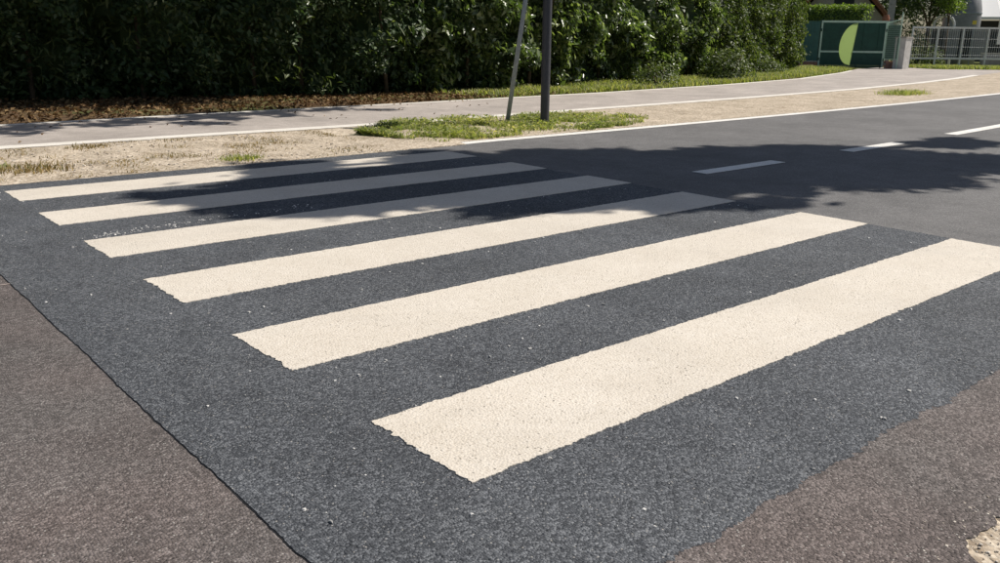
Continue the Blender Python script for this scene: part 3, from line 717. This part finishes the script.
MB().tube([gpnt(GW+.03, z, -.5) for r, z in prof[2:]], [r for r, z in prof[2:]], 14).build('vessel', 'terracotta', pot, True)

# concrete pillar where the wire fence starts
pc = gp(900, 69); cp_dir = (pc-CAM); cp_dir.z = 0; cp_dir.normalize()
cp = thing('concrete_pillar', pc, 'square grey concrete pillar at the start of the wire fence', 'pillar')
ca = Matrix.Rotation(math.radians(-30), 3, 'Z') @ cp_dir; cb = Vector((-ca.y, ca.x, 0))
MB().box(pc+Z*.66, (.50, .50, 1.44), (ca, cb, Z)).build('shaft', 'palecon', cp)
MB().box(pc+Z*1.405, (.56, .56, .05), (ca, cb, Z)).build('cap', 'concrete', cp)

# ---------------------------------------------------------------- wire fence
f0 = gp(908, 67.5); f1 = at_dist(1012, 50.5); fd = f1-f0; FL = fd.length; fd.normalize(); fn = Vector((fd.y, -fd.x, 0))
fe = thing('wire_fence', f0.lerp(f1, .5), 'pale galvanised wire fence with square rails beyond the concrete pillar', 'fence')
def fp(s, z, d=0): return f0+fd*s+fn*d+Z*z
FH = 1.95
NP = 4
for i in range(NP+1):
    s = FL*i/NP; MB().box(fp(s, FH/2), (.06, .06, FH), (fd, fn, Z)).build('post', 'fencemetal', fe)
for i in range(NP):
    a, b = FL*i/NP+.032, FL*(i+1)/NP-.032
    MB().box(fp((a+b)/2, FH-.05), (b-a, .05, .09), (fd, fn, Z)).build('top_rail', 'fencemetal', fe)
    MB().box(fp((a+b)/2, .45), (b-a, .05, .08), (fd, fn, Z)).build('bottom_rail', 'fencemetal', fe)
    mb_ = MB(); n = int((b-a)/.11)
    for k in range(n): s = a+(b-a)*(k+.5)/n; mb_.tube([fp(s, .49), fp(s, FH-.1)], .006, 4, False)
    for k in range(4): z = .62+1.15*k/3; mb_.tube([fp(a, z, .012), fp(b, z, .012)], .004, 4, False)
    mb_.build('wire_mesh', 'wire', fe)['kind'] = 'stuff'
# kerb wall under part of the fence
kw0, kw1 = FL*.76, FL*1.02
lowwall = thing('low_wall', fp((kw0+kw1)/2, 0, -.35), 'low grey concrete wall behind the right stretch of wire fence', 'wall')
MB().box(fp((kw0+kw1)/2, .30, -.35), (kw1-kw0, .16, .78), (fd, fn, Z)).build('wall_body', 'greymetal', lowwall)
MB().box(fp((kw0+kw1)/2, .715, -.35), (kw1-kw0+.04, .20, .05), (fd, fn, Z)).build('coping', 'concrete', lowwall)
# grass in front of the fence
pts = []
for i in range(9000): s = random.uniform(-.2, FL); d = random.uniform(-.6, 2.6+.7*nz(s, 3.3)+.5*s/FL); p = fp(s, 0, -d if fn.dot(CAM-f0) < 0 else d); pts.append((p.x, p.y, .012))
P3 = np.array(pts); V, F = blades(P3, rng.uniform(.06, .2, len(P3)), rng.uniform(.02, .04, len(P3)), 1.1)
o = npmesh('fence_foot_grass', V, F, 'grass'); tag(o, 'sunny grass verge at the foot of the wire fence', 'grass', kind='stuff')

# ---------------------------------------------------------------- garden and buildings behind
away = lambda px, dist: at_dist(px, dist)
def clipped(name, p0, p1, depth, z0, z1, n, mat, label):
    c = (p0+p1)/2; t = thing(name, Vector((c.x, c.y, 0)), label, 'hedge'); d = (p1-p0); L = d.length; d.normalize(); nn = Vector((d.y, -d.x, 0))
    if nn.dot(CAM-c) < 0: nn = -nn
    P = []; Nn = []
    for _ in range(n):
        s = random.uniform(0, L); q = random.random()
        j = .07*nz(s*2, q*4, 3)
        if q < .55: P.append(p0+d*s+nn*(depth/2+j-random.expovariate(12))+Z*random.uniform(z0, z1)); Nn.append(nn+Z*.5)
        elif q < .9: P.append(p0+d*s+nn*random.uniform(-depth/2, depth/2)+Z*(z1+j+random.gauss(0, .05))); Nn.append(Z)
        else: e = random.choice((0, 1)); P.append(p0+d*(L*e)+nn*random.uniform(-depth/2, depth/2)+Z*random.uniform(z0, z1)); Nn.append(d*(2*e-1)+Z*.4)
    V, F = leaves(np.array(P), np.array(Nn), rng.uniform(.08, .16, len(P)), .6, .3, .6); npmesh('foliage', V, F, mat, t)['kind'] = 'stuff'
    MB().box(c+Z*((z0+z1)/2-.05), (L-.3, depth-.3, z1-z0-.2), (d, nn, Z)).build('inner_foliage', 'leaf_dark', t)
    for k in range(4):
        q = p0+d*(L*(k+.5)/4); MB().tube([q-Z*.05, q+Z*(z0+.4)], .05, 7).build('stem', 'bark', t)
    return t
clipped('garden_hedge', away(803, 49), away(866, 48), 1.3, .3, 2.88, 4200, 'leaf_bright', 'neatly clipped yellow green hedge rising behind the gate')
# house with a timber gable
hc = away(836, 62); hd = (Vector((hc.x, hc.y, 0))-Vector((CAM.x, CAM.y, 0))).normalized(); hr = Vector((hd.y, -hd.x, 0))
ho = thing('timber_gable_house', hc, 'house with beige gable wall and red brown timber bargeboards behind the gate', 'house')
def hp(s, z, d=0): return hc+hr*s+hd*d+Z*z
HWd = 2.7
MB().prism([hp(-HWd, -.1), hp(HWd, -.1), hp(HWd, 2.6), hp(0, 5.6), hp(-HWd, 2.6)], hd*7).build('wall', 'wall_beige', ho)
for sg in (-1, 1):
    MB().prism([hp(sg*(HWd+.75), 1.95, -.7), hp(sg*(HWd+.62), 2.25, -.7), hp(0, 6.05, -.7), hp(0, 5.7, -.7)], -hd*.08).build('bargeboard', 'timber', ho)
    MB().prism([hp(sg*(HWd+.78), 2.1, -.75), hp(sg*(HWd+.78), 2.24, -.75), hp(0, 6.24, -.75), hp(0, 6.1, -.75)], hd*8.2).build('roof_slope', 'roof', ho)
    MB().box(hp(sg*(HWd+.32), 1.3, -.55), (.24, .24, 2.75), (hr, hd, Z)).build('timber_post', 'timber', ho)
wi = MB().box(hp(.2, 3.6, -.01), (1.2, .06, 1.2), (hr, hd, Z)).build('window', 'darkopen', ho)
MB().box(hp(.2, 2.96, -.06), (1.4, .16, .07), (hr, hd, Z)).build('sill', 'concrete', wi)
# pale column next to the house
c = away(887, 52); col = thing('pale_post', c, 'pale grey garden post standing behind the urn', 'post')
MB().box(c+Z*1.9, (.34, .34, 3.9), (hr, hd, Z)).build('shaft', 'concrete', col); MB().box(c+Z*3.88, (.44, .44, .08), (hr, hd, Z)).build('cap', 'concrete', col)
# garden tree over the fence
c = away(926, 53)
tr = tree('garden_tree', c, [((c.x-.6, c.y+.5, 3.3), (1.3, 1.3, .9)), ((c.x+.4, c.y-.6, 3.6), (1.2, 1.2, 1.0)), ((c.x-.2, c.y, 4.6), (1.8, 1.8, 1.2))], 'leafy garden tree with a low dark crown behind the wire fence', 7000, (.10, .2), .12, mat='leaf_tree')
c = away(946, 51.5); tree('garden_tree', c, [((c.x, c.y, 3.25), (.75, .75, .65)), ((c.x-.2, c.y+.3, 4.1), (.9, .9, .7))], 'young garden tree with bright yellow green leaves behind the wire fence', 2200, (.10, .18), .07, mat='leaf_bright')
c = away(910, 52); shrub('shrub', c.x, c.y, .9, .9, 2.6, 1400, 'leaf_olive', .08, .15, 'upright olive green shrub between the wicket and the garden tree')
c = away(935, 49.5); shrub('shrub', c.x, c.y, .55, .55, 1.1, 600, 'leaf_olive', .08, .15, 'small round shrub behind the bottom rail of the wire fence')
c = away(919, 50.5); shrub('shrub', c.x, c.y, .6, .6, 1.7, 700, 'leaf_olive', .08, .15, 'medium shrub under the garden tree behind the wire fence')
# white garden arbour posts
c = away(941, 53.5)
ar = thing('garden_arbour', c, 'white painted garden arbour standing behind the wire fence', 'arbour')
for s in (-.5, .5): MB().tube([c+hr*s-Z*.05, c+hr*s+Z*2.1], .07, 8).build('post', 'white', ar)
MB().tube([c+hr*(.5*math.cos(a*math.pi/8))+Z*(2.1+.5*math.sin(a*math.pi/8)) for a in range(9)], .07, 8, True).build('arch', 'white', ar)
mb_ = MB()
for i in range(7): mb_.box(c+hr*(-.36+i*.12)+hd*.05+Z*.9, (.05, .03, 1.7), (hr, hd, Z))
mb_.build('slats', 'greymetal', ar)['kind'] = 'stuff'
# white building with dark opening, grey tank, panels
c = away(999, 66); bd = thing('white_marquee', c, 'white fabric marquee with a sloping roof and open dark front behind the fence', 'marquee')
def bp_(s, z, d=0): return c+hr*s+hd*d+Z*z
for k in range(4):
    a = -2.35+k*2.2; b = a+2.19; V = []; F = []
    for i in range(9):
        f = i/8
        for j in range(7):
            g_ = j/6; V.append(bp_(a+(b-a)*g_, 2.85+2.2*f**.95-.10*math.sin(math.pi*g_), 5.2*f))
    for i in range(8):
        for j in range(6): q = i*7+j; F.append((q, q+1, q+8, q+7))
    pymesh('roof_panel', V, F, 'fabric', bd, True)
MB().box(bp_(1.95, 2.78, -.02), (8.9, .05, .16), (hr, hd, Z)).build('front_beam', 'white', bd)
for s_ in (-2.35, -.15, 2.05, 4.25, 6.4): MB().tube([bp_(s_, -.05, .05), bp_(s_, 2.72, .05)], .06, 8).build('pole', 'white', bd)
for s_ in (-2.3, 6.35): MB().tube([bp_(s_, -.05, 5.2), bp_(s_, 5.0, 5.2)], .06, 8).build('pole', 'white', bd)
MB().box(bp_(1.95, 1.35, 4.9), (8.4, .1, 2.78), (hr, hd, Z)).build('back_curtain', 'darkopen', bd)
c = away(958, 60); tk = thing('grey_tank', c, 'grey round topped sheet metal tank beside the white marquee', 'tank')
prof = [(1.0, -.05), (1.02, 1.5), (1.02, 2.6), (1.0, 3.1), (.9, 3.6), (.72, 4.0), (.4, 4.3), (.06, 4.4)]
MB().tube([c+Z*z for r, z in prof], [r for r, z in prof], 28).build('shell', 'greymetal', tk, True)
for z in (.9, 1.9, 2.9): MB().tube([c+Z*(z-.03), c+Z*(z+.03)], 1.04, 28).build('hoop', 'galv', tk)
c = away(977, 53); sp = thing('shade_screen', c, 'dark grey privacy screen hung on posts behind the wire fence', 'screen')
for i in range(6): MB().box(c+hr*(-1.9+i*.66)+Z*1.15, (.62, .04, 1.5), (hr, hd, Z)).build('panel', 'greymetal' if i % 2 else 'darkopen', sp)
for i in range(4): MB().box(c+hr*(-2.2+i*1.45)+hd*.05+Z*.95, (.06, .05, 2.0), (hr, hd, Z)).build('post', 'galv', sp)
c = away(971, 52.3); ys = thing('yellow_marker', c, 'small yellow plate on a thin post behind the wire fence', 'marker')
MB().tube([c-Z*.05, c+Z*2.3], .02, 8).build('post', 'galv', ys); MB().box(c+Z*2.22-hd*.03, (.19, .01, .19), (hr, hd, Z)).build('plate', 'yellow', ys)
c = fp(FL*.86, 0, .06 if fn.dot(CAM-f0) > 0 else -.06); ws = thing('white_notice', c, 'narrow white board hung on the wire fence', 'notice board')
MB().box(c+Z*1.62, (.26, .012, .95), (fd, fn, Z)).build('board', 'white', ws)
for z in (1.3, 1.95): MB().box(c+Z*z-(fn if fn.dot(CAM-f0) > 0 else -fn)*.03, (.06, .05, .03), (fd, fn, Z)).build('bracket', 'galv', ws)
# background tree belt so that nothing beyond the garden is empty
for i, (px, d, h) in enumerate(((790, 74, 6), (880, 84, 7), (925, 88, 8))):
    c = away(px, d); tree('backdrop_tree', c, [((c.x, c.y, h*.55), (2.6, 2.6, h*.38)), ((c.x+1.5, c.y-1, h*.75), (2.2, 2.2, h*.3))],
         ['round tree behind the timber gable house', 'full tree seen over the wicket behind the pale post', 'large tree far behind the garden tree'][i], 4500, (.2, .35), .2)
